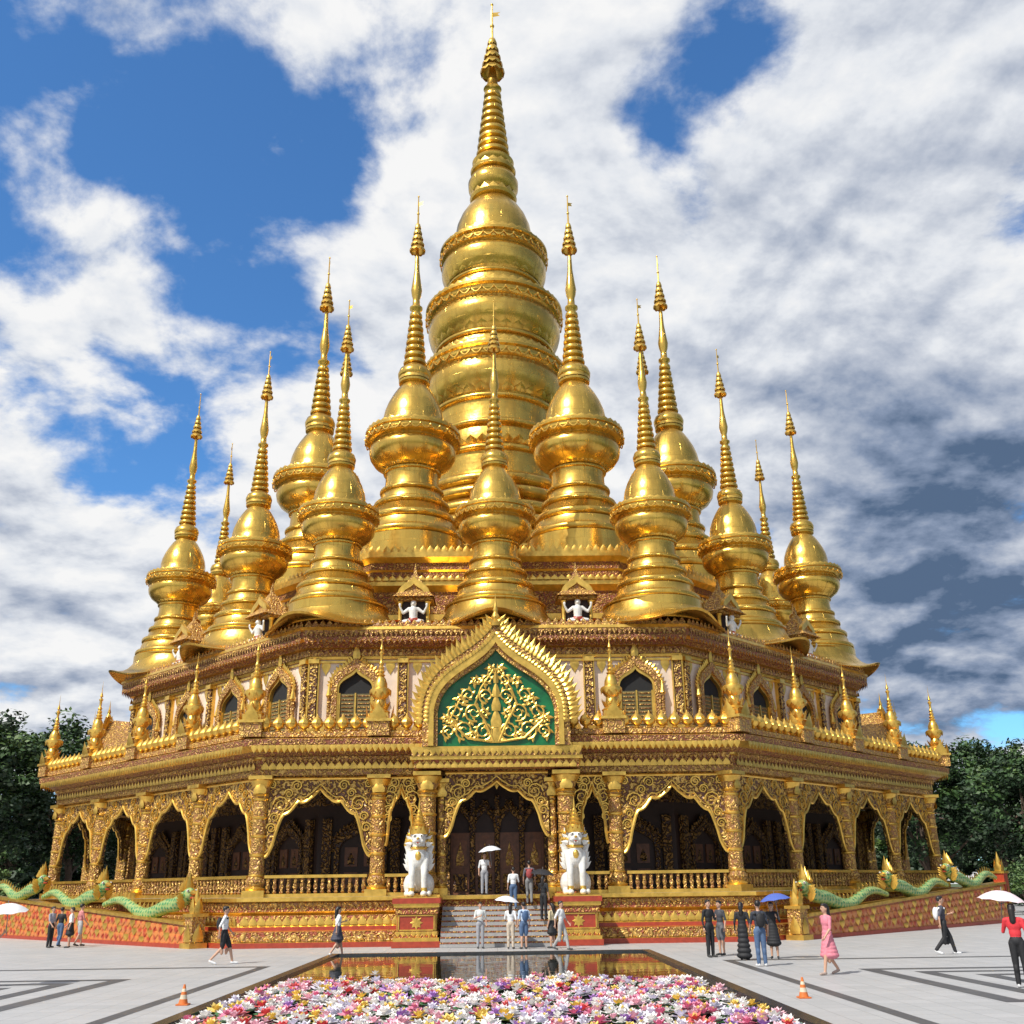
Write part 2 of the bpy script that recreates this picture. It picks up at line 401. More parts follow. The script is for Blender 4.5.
    for i in range(10):
        z1=1.9-.19*i; nn=24.95+.26*i
        mb.box((0,-(nn+.13),z1/2),(4.5,.26,z1-.002*i),STN)
        mb.box((0,-(nn+.245),z1-.02),(4.5,.05,.06),CR)
    return mb
ang=lambda k: radians(45*k)
ml=lower_plain().obj('gallery_side',pag,rotz=ang(1)).data
for k in (3,5,7): inst('gallery_side',ml,pag,rotz=ang(k))
mp=lower_portal().obj('entrance_side',pag,rotz=0).data
for k in (2,4,6): inst('entrance_side',mp,pag,rotz=ang(k))
mb=MB()
for k in (-6.71,-2.24,2.24,6.71): small_window(mb,k,21.6,9.0,12.75,.92)
for k in (-8.75,-4.47,0,4.47,8.75):
    mb.box((k,-21.72,10.85),(.34,.3,3.6),FI); mb.box((k,-21.76,9.15),(.5,.4,.3),GO); mb.box((k,-21.76,12.5),(.5,.4,.22),GO)
    for s in (-1,1): mb.box((k+s*.24,-21.68,10.85),(.06,.2,3.6),GO)
for k in (-8.2,-5.1,-3.8,-.66,.66,3.8,5.1,8.2):
    mb.petal(Matrix.Translation((k,-21.63,12.45))@Matrix.Rotation(pi,4,'Y'),.4,.6,.03,GO); mb.petal(Matrix.Translation((k,-21.63,9.1)),.4,.6,.03,GO)
mb.box((0,-21.64,12.5),(17.6,.1,.1),GO); mb.box((0,-21.66,9.1),(17.6,.12,.1),GO)
mb.petal_row(-9.2,9.2,-22.44,13.55,.28,.34,.03,CR,True)
mb.petal_row(-9.2,9.2,-22.46,13.95,.24,.4,.03,OR,True)
mb.petal_row(-9.2,9.2,-21.85,12.75,.3,.34,.03,OR)
mb.petal_row(-9.2,9.2,-22.35,14.05,.34,.38,.06,OR)
mb.petal_row(-7.2,7.2,-17.85,15.85,.4,.4,.05,OR); mb.petal_row(-7,7,-16.75,19.6,.4,.45,.05,GO); mb.petal_row(-7,7,-17.3,17.85,.4,.3,.05,GO)
mu=mb.obj('upper_wall_side',pag).data
for k in range(1,8): inst('upper_wall_side',mu,pag,rotz=ang(k))
mb=MB()
mb.box((0,0,.3),(.95,.95,.6),OR); mb.box((0,0,.66),(1.1,1.1,.12),GO); mb.box((0,0,.85),(.8,.8,.26),GO)
mb.lathe([(.42,.95),(.46,1.05),(.33,1.15),(.4,1.3),(.28,1.42),(.24,1.6),(.4,1.8),(.46,1.95),(.44,2.05),(.3,2.12),(.29,2.3),(.22,2.5),(.14,2.62),(.2,2.68),(.12,2.75),(.17,2.84),(.1,2.92),(.14,3.02),(.08,3.1),(.12,3.2),(.06,3.3),(.07,3.6),(.12,3.68),(.03,3.8),(.09,3.86),(.02,4.1),(.0,4.75)],14,GO)
mb.petal_ring(.46,2.0,10,.28,.03,GO,down=True)
mb.petal_ring(.3,1.2,10,.4,.04,GO,tilt=.5)
for k in range(4):
    T=Matrix.Rotation(pi/2*k,4,'Z'); mb.petal(T@Matrix.Translation((0,-.5,.6))@Matrix.Rotation(.15,4,'X'),.6,.8,.06,GO)
mf=None
for k in range(8):
    pos=[-10.6,-5.1,5.1] if k%2==0 else [-10.6,-5.1,0,5.1]
    for u in pos:
        p=Matrix.Rotation(ang(k),3,'Z')@Vector((u,-25.45,8.4))
        if mf is None: mf=mb.obj('eave_finial',pag,loc=p,rotz=ang(k)).data
        else: inst('eave_finial',mf,pag,p,ang(k))
# ---- stupas
def hti(mb,z,h,r,m=GO):
    for i in range(5):
        t=i/5; rr=r*(1-.75*t); zz=z+h*.75*t
        mb.lathe([(rr,zz),(rr*1.08,zz+.02*h),(rr*.72,zz+h*.11),(rr*.3,zz+h*.14)],14,m)
        mb.petal_ring(rr*1.02,zz+.02*h,10,h*.06,.01,m,down=True)
    mb.tube([(0,0,z),(0,0,z+h*1.45)],[r*.18,r*.07],6,m)
    mb.sphere((0,0,z+h*1.0),r*.2,m); mb.sphere((0,0,z+h*1.47),r*.14,m)
    mb.add([(0,0,z+h*1.2),(r*.7,.0,z+h*1.23),(r*.5,0,z+h*1.27),(r*.75,0,z+h*1.31),(0,0,z+h*1.3)],[(0,1,2,3,4)],m)
def rings(z0,z1,r0,r1,n,dip=.72):
    out=[]
    for i in range(n):
        t=i/n; r=r0+(r1-r0)*t; h=(z1-z0)/n; z=z0+(z1-z0)*t
        out+=[(r*dip,z),(r,z+h*.2),(r*1.02,z+h*.45),(r*.95,z+h*.7),(r*dip,z+h*.85)]
    return out
def torus(r,z,h,b):
    return [(r,z),(r+b*.75,z+h*.12),(r+b,z+h*.35),(r+b,z+h*.65),(r+b*.75,z+h*.88),(r,z+h)]
def stupa_mesh():
    mb=MB()
    p=[(2.32,0),(2.32,1.1)]
    p+=torus(2.12,1.15,.34,.16)+[(2.04,1.55),(1.94,1.9)]+torus(1.82,1.95,.34,.16)+[(1.70,2.35),(1.60,2.65)]+torus(1.52,2.7,.28,.14)+[(1.42,3.02),(1.34,3.35)]+torus(1.28,3.4,.22,.12)
    p+=[(1.22,3.65),(1.17,3.95),(1.16,4.3)]+torus(1.17,4.35,.16,.1)+[(1.22,4.55),(1.42,4.68),(1.7,4.88),(1.88,5.15),(1.93,5.4),(1.9,5.6),(1.82,5.68),(1.82,5.78),(1.98,5.84),(2.08,5.9),(2.1,6.0),(2.04,6.04),(2.04,6.16),(2.13,6.2),(2.13,6.3),(2.0,6.36),(1.75,6.4),(1.62,6.42),(1.6,6.55),(1.42,6.58),(1.4,6.7),
       (1.36,6.75),(1.36,7.1),(1.3,7.45),(1.16,7.85),(.96,8.25),(.76,8.58),(.6,8.76),(.58,8.85),(.7,8.9),(.72,9.0),(.6,9.06),(.62,9.14),(.74,9.22),(.76,9.4),(.68,9.62),(.5,9.74),(.48,9.8)]
    p+=rings(9.85,12.7,.52,.26,8,.66)
    p+=[(.2,12.75),(.3,12.85),(.3,12.95),(.18,13.05),(.16,13.4),(.22,13.6),(.26,13.9),(.2,14.35),(.12,15.0),(.09,15.9),(.05,16.2)]
    mb.lathe(p,40,GP)
    mb.scallop_ring(2.12,6.04,30,.2,.03,GO)
    mb.petal_ring(2.08,6.32,36,.14,.02,GO)
    mb.petal_ring(1.62,6.42,28,.2,.02,GO)
    mb.petal_ring(.7,9.05,14,.3,.03,GO,tilt=-.05)
    mb.petal_ring(1.25,4.55,24,.3,.04,GP,tilt=.75)
    hti(mb,16.1,2.15,.36)
    return mb
RC,RF=21.5,19.75
st=None
for k in range(16):
    a=radians(22.5*k); R=RC if k%2 else RF
    x,y=R*sin(a),-R*cos(a)
    if st is None: st=stupa_mesh().obj('small_stupa',pag,loc=(x,y,14.5),sharp=50).data
    else: inst('small_stupa',st,pag,(x,y,14.5),a)
for k in range(8):
    a=radians(22.5+45*k); inst('tall_stupa',st,pag,(13.3*sin(a),-13.3*cos(a),19.9),a,1.39)
mb=MB()
n=64; prof=[(1.0,.0),(1.015,.06),(1.0,.12),(.955,.18),(.885,.36),(.82,.62),(.77,.92),(.735,1.2),(.72,1.42),(.74,1.46),(.74,1.54),(.66,1.56)]
vs=[];fs=[]
for r,z in prof:
    for i in range(n):
        a=2*pi*i/n
        lobe=abs(cos(2*a))**3
        e=max(0,(r-.72)/.28)
        rr=3.5*r*(1+.12*lobe*e); zz=z+.45*lobe*e*e
        vs.append((rr*cos(a),rr*sin(a),zz))
for j in range(len(prof)-1):
    for i in range(n): fs.append((j*n+i,j*n+(i+1)%n,(j+1)*n+(i+1)%n,(j+1)*n+i))
fs.append(tuple(range(n-1,-1,-1)))
mb.add(vs,fs,GP)
ms=None
for k in range(16):
    a=radians(22.5*k); R=21.15 if k%2 else 19.6
    if ms is None: ms=mb.obj('flared_lotus_roof',pag,loc=(0,-R,14.1),sharp=50).data
    else: inst('flared_lotus_roof',ms,pag,(R*sin(a),-R*cos(a),14.1),a)
# main spire
mb=MB()
P=[(9.0,0)]
for r,z,h,b in ((8.6,.1,.9,.5),(8.2,1.4,.8,.45),(7.7,2.6,.9,.5),(7.1,3.9,.8,.45),(6.6,5.1,.9,.5),(6.1,6.4,.8,.4),(5.7,7.6,.8,.4),(5.3,8.7,.8,.35)):
    P+=torus(r,z,h,b)+[(r-.2,z+h+.15)]
P+=[(4.75,9.9),(4.7,11.3)]+torus(4.7,11.4,.5,.3)+[(4.72,12.1),(4.75,13.2),(4.7,13.3)]+torus(4.65,13.4,.5,.35)+[(4.6,14.1),(4.6,15.4)]+torus(4.6,15.5,.45,.3)
P+=[(4.65,16.1),(4.85,16.4),(5.15,16.9),(5.3,17.5),(5.35,18.2),(5.2,18.45),(5.2,18.65),(5.45,18.8),(5.5,19.05),(5.35,19.12),(5.35,19.4),(5.55,19.5),(5.55,19.7),(5.2,19.85),(4.85,19.95),(4.8,20.3),(4.5,20.4),(4.45,20.9)]+torus(4.4,21.0,.4,.25)
P+=[(4.45,21.5),(4.7,21.8),(5.0,22.3),(5.15,22.9),(5.15,23.5),(5.0,23.75),(5.0,23.95),(5.25,24.1),(5.3,24.35),(5.15,24.4),(5.15,24.7),(5.4,24.8),(5.4,25.0),(5.0,25.15),(4.6,25.25),(4.5,25.6),(4.1,25.7),(4.0,26.3),(3.65,26.4),(3.6,26.8)]+torus(3.6,26.85,.3,.2)
P+=[(3.7,27.3),(3.95,27.7),(4.15,28.3),(4.2,28.9),(4.1,29.2),(4.0,29.3),(4.0,29.5),(4.2,29.6),(4.25,29.85),(4.15,29.95),(4.15,30.2),(4.35,30.3),(4.35,30.5),(4.0,30.65),(3.7,30.75),(3.65,31.0),(3.35,31.1),(3.3,31.4),
   (3.15,31.5),(3.12,32.2),(2.98,33.1),(2.65,34.0),(2.2,34.8),(1.75,35.4),(1.5,35.6),(1.85,35.7),(1.95,35.95),(1.5,36.1),(1.75,36.4),(2.05,36.9),(2.08,37.5),(1.8,38.1),(1.35,38.3),(1.85,38.45),(1.9,38.7),(1.35,38.9),(1.65,39.2),(1.75,39.6),(1.3,40.1)]
P+=rings(40.2,47.2,1.38,.66,9,.64)+[(.5,47.3),(.78,47.5),(.5,47.9),(.42,48.6),(.3,49.7)]
mb.lathe(P,72,GP)
for r,z,n,h in ((5.54,19.15,40,.42),(5.36,24.4,38,.42),(4.32,29.95,34,.34)): mb.scallop_ring(r,z,n,h,.055,GO)
for r,z,n,h in ((5.4,19.72,52,.3),(5.25,25.0,48,.3),(4.2,30.5,40,.26),(4.75,20.3,40,.4),(4.5,25.6,38,.4),(3.6,31.05,30,.36),(1.85,35.9,16,.6),(1.75,38.7,16,.5)):
    mb.petal_ring(r,z,n,h,.04,GO)
for r,z,n,h in ((4.72,16.1,32,.7),(4.5,21.5,32,.65),(3.72,27.25,28,.5),(4.85,12.0,36,.6)): mb.petal_ring(r,z,n,h,.08,GP,tilt=.55)
hti(mb,49.3,5.3,1.0)
mb.obj('main_spire',pag,loc=(0,0,19.7),sharp=50)

# ------------------------------------------------------------------ remeshed figures
def capsule(mb,p0,r0,p1,r1,n=12):
    p0=Vector(p0);p1=Vector(p1);d=(p1-p0)
    d=d.normalized() if d.length>1e-6 else Vector((0,0,1))
    pts=[];rad=[]
    for t in (-.98,-.8,-.5,0): pts.append(p0+d*r0*t); rad.append(r0*sqrt(1-t*t))
    for t in (0,.5,.8,.98): pts.append(p1+d*r1*t); rad.append(r1*sqrt(1-t*t))
    mb.tube(pts,rad,n,0)
def remeshed(name,prims,voxel,mats,parent,smooth=3):
    mb=MB()
    for p in prims:
        if p[0]=='c': capsule(mb,p[1],p[2],p[3],p[4])
        else: mb.sphere(p[1],1,0,16,sc=p[2])
    me=bpy.data.meshes.new('t'); me.from_pydata(mb.v,[],mb.f)
    o=bpy.data.objects.new('t',me); COL.objects.link(o)
    md=o.modifiers.new('r','REMESH'); md.mode='VOXEL'; md.voxel_size=voxel
    s=o.modifiers.new('s','SMOOTH'); s.iterations=smooth; s.factor=.5
    dg=bpy.context.evaluated_depsgraph_get(); dg.update()
    res=bpy.data.meshes.new_from_object(o.evaluated_get(dg))
    bpy.data.objects.remove(o)
    res.name=name
    nf=len(res.polygons); c=np.empty(nf*3); res.polygons.foreach_get('center',c); c=c.reshape(-1,3)
    best=np.full(nf,1e9); mi=np.zeros(nf,int)
    for p in prims:
        if p[0]=='c':
            a=np.array(p[1],float);b=np.array(p[3],float);ab=b-a;l=max(1e-9,ab@ab)
            t=np.clip(((c-a)@ab)/l,0,1); d=np.linalg.norm(c-(a+t[:,None]*ab),axis=1)-(p[2]+(p[4]-p[2])*t); m=p[5]
        else:
            r=np.array(p[2]); q=(c-np.array(p[1]))/r; k=np.linalg.norm(q,axis=1); d=(k-1)*r.min(); m=p[3]
        u=d<best; best[u]=d[u]; mi[u]=m
    res.materials.clear()
    for m in mats: res.materials.append(m)
    res.polygons.foreach_set('material_index',mi.astype(np.int32)); res.polygons.foreach_set('use_smooth',[True]*nf)
    res.update()
    return inst(name,res,parent)
def lion():
    root=empty('guardian_lion_statue')
    W,Gd=0,1; pr=[]
    for s in (-1,1):
        pr+=[('e',(s*.36,.2,.46),(.27,.44,.42),W),('c',(s*.42,.0,.16),.14,(s*.44,-.36,.12),.12,W),
             ('c',(s*.25,-.2,1.45),.19,(s*.25,-.42,.85),.13,W),('c',(s*.25,-.42,.85),.13,(s*.25,-.42,.2),.11,W),('e',(s*.25,-.52,.11),(.14,.22,.11),W),
             ('c',(s*.25,-.42,.30),.13,(s*.25,-.42,.27),.13,Gd),
             ('e',(s*.31,-.22,2.5),(.07,.06,.17),W),('e',(s*.14,-.60,2.34),(.08,.06,.06),W),('e',(s*.14,-.62,2.12),(.1,.1,.08),W),
             ('c',(s*.34,.05,1.5),.12,(s*.56,.08,2.0),.07,W),('c',(s*.56,.08,2.0),.08,(s*.5,.0,2.4),.03,Gd),('e',(s*.34,-.12,1.4),(.13,.24,.36),W)]
    pr+=[('c',(0,.28,.55),.42,(0,-.02,1.5),.34,W),('e',(0,-.2,1.5),(.34,.32,.46),W),('c',(0,-.1,1.8),.27,(0,-.22,2.2),.28,W),
         ('e',(0,-.3,2.26),(.30,.33,.29),W),('e',(0,-.58,2.17),(.18,.18,.12),W),('e',(0,-.56,2.02),(.13,.14,.05),W),('e',(0,-.77,2.23),(.06,.05,.05),Gd),
         ('e',(0,-.2,1.86),(.36,.32,.08),Gd),('e',(0,-.48,1.55),(.12,.08,.18),Gd),
         ('c',(0,.7,.3),.1,(0,.85,.9),.09,W),('c',(0,.85,.9),.09,(0,.65,1.5),.16,Gd)]
    remeshed('body',pr,.026,[M_WH,M_G],root,2)
    mb=MB()
    mb.lathe([(.32,2.40),(.38,2.46),(.32,2.54),(.35,2.62),(.26,2.72),(.3,2.8),(.2,2.88),(.24,2.96),(.15,3.04),(.18,3.12),(.1,3.2),(.12,3.28),(.05,3.38),(.06,3.44),(.0,3.9)],14,GO,(0,-.2,0))
    for i in range(12):
        a=2*pi*i/12
        mb.petal(Matrix.Translation((0,-.2,2.40))@Matrix.Rotation(a,4,'Z')@Matrix.Translation((0,-.36,0))@Matrix.Rotation(.1,4,'X'),.19,.36,.03,GO)
    for s in (-1,1):
        mb.sphere((s*.13,-.65,2.33),.035,BLK,8)
        for i in range(5):
            mb.petal(Matrix.Translation((s*.3,-.24+.05*i,2.0+.09*i))@Matrix.Rotation(s*(1.35-.22*i),4,'Y'),.18,.3,.05,GO if i%2 else WH)
            mb.petal(Matrix.Translation((s*.36,.02,1.05+.16*i))@Matrix.Rotation(s*(.9-.12*i),4,'Y'),.2,.38,.04,WH)
        mb.petal(Matrix.Translation((s*.06,-.73,2.06))@Matrix.Rotation(pi,4,'Y'),.04,.09,.015,WH)
    mb.sphere((0,-.66,2.06),.1,RED,8,sc=(1,.7,.35))
    mb.obj('crown_and_ornament',root)
    mb=MB()
    mb.box((0,0,-1.74),(1.9,1.9,.22),RED); mb.box((0,0,-1.56),(1.8,1.8,.14),GO); mb.box((0,0,-1.38),(1.66,1.66,.22),FR)
    mb.box((0,0,-.95),(1.5,1.5,.66),RED); mb.box((0,0,-.5),(1.66,1.66,.24),FR); mb.box((0,0,-.31),(1.8,1.8,.14),GO); mb.box((0,0,-.14),(1.9,1.9,.2),RED); mb.box((0,0,-.02),(1.8,1.8,.05),GO)
    for k in range(4):
        T=Matrix.Rotation(pi/2*k,4,'Z')
        mb.petal_row(-.83,.83,-.84,-.4,.2,.2,.03,GO,M=T); mb.petal_row(-.83,.83,-.84,-1.27,.2,.2,.03,GO,True,M=T)
        for zz in (-1.22,-.68): mb.box((0,-.76,zz),(1.4,.05,.05),GO,T)
        for xx in (-.7,.7): mb.box((xx,-.76,-.95),(.05,.05,.6),GO,T)
        for j in range(8):
            mb.petal(T@Matrix.Translation((0,-.77,-.95))@Matrix.Rotation(j*pi/4,4,'Y'),.16,.26,.03,GO)
    mb.obj('pedestal',root)
    return root
L1=lion(); L1.location=(-3.2,-26.4,1.86)
L2=empty('guardian_lion_statue',(3.2,-26.4,1.86))
for ch in list(L1.children): inst(ch.name.split('.')[0],ch.data,L2)
def niche_parts():
    root=empty('roof_niche_guardian'); 
    mb=MB()
    mb.box((0,.25,.75),(1.5,.8,1.5),DR); 
    for s in (-1,1): mb.lathe([(.12,0),(.16,.1),(.1,.2),(.1,1.3),(.17,1.45)],8,GO,(s*.68,-.22,0))
    mb.box((0,.1,1.55),(1.9,1.2,.14),OR)
    mb.lathe([(1.45,1.6),(1.3,1.68),(.95,2.0),(.6,2.4),(.3,2.8),(.12,3.0),(.1,3.2),(0,3.6)],4,OR,(0,.15,0),ph=pi/4)
    o=ogee(.8,1.6,1.65,2.7,8); i=ogee(.55,1.6,1.65,2.3,8); ring_ext(mb,o,i,-.62,-.4,GO); fill(mb,i,-.5,OR)
    mb.box((0,-.5,.12),(1.3,.7,.24),RED); mb.obj('niche',root)
    W,Gd,R=0,1,2; pr=[('e',(0,-.5,.42),(.3,.24,.2),R),('c',(0,-.5,.5),.2,(0,-.52,.95),.22,W),('e',(0,-.54,1.28),(.15,.16,.18),W),('e',(0,-.5,1.42),(.15,.15,.1),Gd),('c',(0,-.5,1.45),.08,(0,-.5,1.75),.02,Gd),('e',(0,-.7,1.24),(.05,.04,.05),W)]
    for s in (-1,1):
        pr+=[('c',(s*.18,-.5,.4),.14,(s*.45,-.7,.34),.1,W),('c',(s*.45,-.7,.34),.1,(s*.15,-.82,.3),.07,W),('c',(s*.22,-.52,1.02),.1,(s*.5,-.55,.8),.07,W),('c',(s*.5,-.55,.8),.07,(s*.66,-.65,1.1),.05,W),('e',(s*.66,-.66,1.2),(.07,.05,.09),W)]
    remeshed('figure',pr,.03,[M_WH,M_G,M_RED],root,2)
    return root
n0=niche_parts(); nd=[(c.name.split('.')[0],c.data) for c in n0.children]
for c in list(n0.children): bpy.data.objects.remove(c)
bpy.data.objects.remove(n0)
for k in range(8):
    for s in (-1,1):
        p=Matrix.Rotation(ang(k),3,'Z')@Vector((s*4.05,-21.1,14.1))
        e=empty('roof_niche_guardian',p,ang(k)); e.parent=pag
        for nm,me in nd: inst('niche_'+nm if nm=='figure' else nm,me,e)

# ------------------------------------------------------------------ naga balustrades
def scale_mat(name,c1,c2,sc):
    m,nt,b=newmat(name); tc=N(nt,'ShaderNodeTexCoord').outputs['Object']
    v=N(nt,'ShaderNodeTexVoronoi'); v.inputs['Scale'].default_value=sc; v.inputs['Randomness'].default_value=.35; L(nt,tc,v.inputs['Vector'])
    L(nt,mixc(nt,mrange(nt,v.outputs['Distance'],.25,.55),c1,c2),b.inputs['Base Color']); b.inputs['Roughness'].default_value=.35
    bump(nt,b,v.outputs['Distance'],-.03); return m
M_NG=scale_mat('green_naga_scales',(.02,.21,.08),(.32,.40,.14),6)
M_RW=scale_mat('red_gold_scales',(.42,.05,.02),(.58,.2,.05),3.2)
NM=[M_NG,M_RW,M_G,M_RED,M_WH,M_BLK,M_OR]
def naga(sgn):
    root=empty('naga_balustrade')
    a=Vector((11.6*sgn,-26.0)); d=Vector((.7071*sgn,.7071)); nrm=Vector((.7071*sgn,-.7071))
    P=lambda s,o=0:(a+d*s+nrm*o)
    def top(s): return 1.0+1.15*((s-1.5)/22.5)
    mb=MB(); S=30
    ss=[1.5+22.5*i/S for i in range(S+1)]
    for hw,kind,m in ((.32,0,3),(.25,1,1),(.34,2,2)):
        vs=[];fs=[]
        for s in ss:
            t=top(s); lo,hi=((0,.16),(.16,t-.12),(t-.12,t))[kind]
            for o in (-hw,hw):
                p=P(s,o); vs+=[(p.x,p.y,lo),(p.x,p.y,hi)]
        for i in range(S):
            q=4*i;r=q+4
            fs+=[(q,r,r+1,q+1),(q+2,q+3,r+3,r+2),(q+1,r+1,r+3,q+3)]
        fs+=[(0,1,3,2),(4*S,4*S+2,4*S+3,4*S+1)]
        mb.add(vs,fs,m)
    for row in range(5):
        for i in range(46):
            s=1.8+i*.48+(row%2)*.24; z=top(s)-.2-row*.3
            if z<.35 or s>23.8: continue
            p=P(s,.27)
            T=Matrix.Translation((p.x,p.y,z))@Matrix.Rotation(sgn*pi/4,4,'Z')@Matrix.Rotation(pi,4,'Y')
            mb.petal(T,.46,.34,.06,1 if (i+row)%3 else 2)
    for (s0,s1) in ((2.0,9.6),(9.9,16.6),(17.0,23.4)):
        pts=[];rad=[]
        K=40
        for i in range(K+1):
            t=i/K; s=s0+(s1-s0)*t
            z=top(s)+.3+.28*sin(t*3.0*pi+.3)*(1-.3*t); 
            if t<.14: z+= (1-t/.14)**1.5*.6
            p=P(s,0); pts.append((p.x,p.y,z)); rad.append(.29*(1-.6*max(0,t-.4)/.6)*(1 if t>.02 else .8))
        mb.tube(pts,rad,12,0)
        for i in range(2,K-2,2):
            T=Matrix.Translation((pts[i][0],pts[i][1],pts[i][2]+rad[i]*.85))@Matrix.Rotation(sgn*pi/4,4,'Z')@Matrix.Rotation(-.4*sgn,4,'Y')
            mb.petal(T,.22,.3,.04,2)
        h=Vector(pts[0]); T=Matrix.Translation(h)@Matrix.Rotation(atan2(-d.y,-d.x),4,'Z')
        mb.sphere((.12,0,.08),.3,0,10,T,(1.15,.8,.85)); mb.sphere((.48,0,.12),.19,2,8,T,(1.3,.8,.6)); mb.sphere((.42,0,-.08),.14,3,8,T,(1.4,.8,.4))
        for s2 in (-1,1): mb.sphere((.32,s2*.19,.2),.06,4,6,T); mb.sphere((.37,s2*.21,.2),.03,5,6,T)
        for i in range(5):
            T2=T@Matrix.Translation((.1-.12*i,0,.2))@Matrix.Rotation(pi/2,4,'Z')@Matrix.Rotation(-.25*i,4,'X')
            mb.petal(T2,.3,.8-.1*i,.06,2)
        for i in range(4):
            for s2 in (-1,1): mb.petal(T@Matrix.Translation((0,s2*.15,-.1-.12*i))@Matrix.Rotation(pi/2,4,'Z')@Matrix.Rotation(s2*1.0,4,'Y'),.24,.45,.04,2)
    for s,h in ((1.2,1.2),(24.2,2.6)):
        p=P(s,0); T=Matrix.Translation((p.x,p.y,0))@Matrix.Rotation(pi/4,4,'Z')
        mb.box((0,0,h/2),(.6,.6,h),3 if s!=1.2 else 6,T); mb.box((0,0,h+.06),(.75,.75,.12),2,T); mb.box((0,0,.1),(.8,.8,.2),2,T)
        for j in range(4):
            mb.petal(T@Matrix.Rotation(j*pi/2,4,'Z')@Matrix.Translation((0,-.32,h*.2)),.45,h*.6,.05,2)
            mb.petal(T@Matrix.Rotation(j*pi/2,4,'Z')@Matrix.Translation((0,-.2,h+.1)),.36,.7,.08,2)
        mb.lathe([(.2,h+.1),(.24,h+.3),(.12,h+.5),(.15,h+.65),(.0,h+1.2)],10,2,(p.x,p.y,0))
    mb.obj('naga_wall',root,NM)
naga(1); naga(-1)

# ------------------------------------------------------------------ ground, plaza, pool
def sheet(name,x0,x1,y0,y1,z,mat,parent=None):
    me=bpy.data.meshes.new(name); me.from_pydata([(x0,y0,z),(x1,y0,z),(x1,y1,z),(x0,y1,z)],[],[(0,1,2,3)]); me.materials.append(mat)
    return inst(name,me,parent)
mgr=plain('grass_ground',(.06,.09,.03),.9,0,.3,.4)
sheet('ground',-1500,1500,-1500,1500,-.02,mgr)
def tile_mat(name,c1,c2,mo,w,rough=.45):
    m,nt,b=newmat(name); tc=N(nt,'ShaderNodeTexCoord').outputs['Object']
    br=N(nt,'ShaderNodeTexBrick'); L(nt,tc,br.inputs['Vector']); br.offset=0
    br.inputs['Scale'].default_value=1; br.inputs['Brick Width'].default_value=w; br.inputs['Row Height'].default_value=w; br.inputs['Mortar Size'].default_value=.008
    br.inputs['Color1'].default_value=(*c1,1); br.inputs['Color2'].default_value=(*c2,1); br.inputs['Mortar'].default_value=(*mo,1)
    n=noise(nt,tc,.25,5,.65); n2=noise(nt,tc,14,2)
    c=mixc(nt,mrange(nt,n,.38,.7,0,.4),br.outputs['Color'],tuple(x*.6 for x in c1)); c=mixc(nt,mrange(nt,n2,.4,.7,0,.12),c,(.2,.19,.18))
    L(nt,c,b.inputs['Base Color']); L(nt,mrange(nt,n,.3,.7,rough-.1,rough+.2),b.inputs['Roughness']); bump(nt,b,n2,.003)
    return m
mpl=tile_mat('plaza_granite',(.48,.475,.475),(.42,.42,.42),(.25,.245,.24),.6)
mdk=tile_mat('dark_paving',(.07,.07,.075),(.10,.098,.098),(.05,.05,.05),.6)
sheet('plaza',-75,75,-110,80,0,mpl)
root=empty('dark_paving_bands')
Z=.004
def bar(x0,x1,y0,y1): sheet('paving_band',x0,x1,y0,y1,Z,mdk,root)
for s in (-1,1):
    def b2(x0,x1,y0,y1): bar(*(sorted((s*x0,s*x1))),y0,y1)
    b2(6.9,40,-36.9,-36.5); b2(6.9,7.2,-60,-36.9)
    for (h,w) in ((4.3,.45),(3.2,.42),(2.1,.42),(1.0,.42)):
        cx,cy=14,-45.0
        b2(cx-h,cx+h,cy-h,cy-h+w); b2(cx-h,cx+h,cy+h-w,cy+h); b2(cx-h,cx-h+w,cy-h+w,cy+h-w); b2(cx+h-w,cx+h,cy-h+w,cy+h-w)
    b2(19.5,40,-45.2,-44.8)
m,nt,b=newmat('pool_water'); tc=N(nt,'ShaderNodeTexCoord').outputs['Object']
b.inputs['Base Color'].default_value=(.015,.02,.012,1); b.inputs['Roughness'].default_value=.02; b.inputs['IOR'].default_value=1.6; b.inputs['Specular IOR Level'].default_value=1.0
bump(nt,b,noise(nt,tc,1.6,2),.004)
root=empty('reflecting_pool')
px0,px1,py0,py1=-5.45,5.0,-58.5,-32.4
sheet('pool_water_surface',px0,px1,py0,py1,.04,m,root)
mkb=plain('black_granite_kerb',(.035,.035,.037),.25,0,.2,8)
mb=MB()
w=.28
mb.box(((px0+px1)/2,py1+w/2,.05),(px1-px0+2*w,w,.10),0); mb.box(((px0+px1)/2,py0-w/2,.05),(px1-px0+2*w,w,.10),0)
mb.box((px0-w/2,(py0+py1)/2,.05),(w,py1-py0,.10),0); mb.box((px1+w/2,(py0+py1)/2,.05),(w,py1-py0,.10),0)
mb.obj('pool_kerb',root,[mkb],smooth=False)
cols=[(.80,.77,.74),(.70,.24,.36),(.80,.50,.56),(.78,.58,.16),(.46,.26,.55),(.65,.12,.12),(.72,.68,.76),(.07,.2,.08)]
fm=[plain('lotus_petal_%d'%i,c,.5,0,.15,3) for i,c in enumerate(cols)]
mb=MB(); rr=random.Random(3)
pts=[]
y=-57.8; row=0
while y<-44.5:
    x=-5.2+(row%2)*.19
    while x<4.8:
        if rr.random()<.88: pts.append((x+rr.uniform(-.12,.12),y+rr.uniform(-.12,.12)))
        x+=.36
    y+=.34; row+=1
for i in range(90):
    x=rr.uniform(-4.9,4.6); pts.append((x,-44.6+abs(rr.gauss(0,.55))*(1.2+sin(x*1.3))))
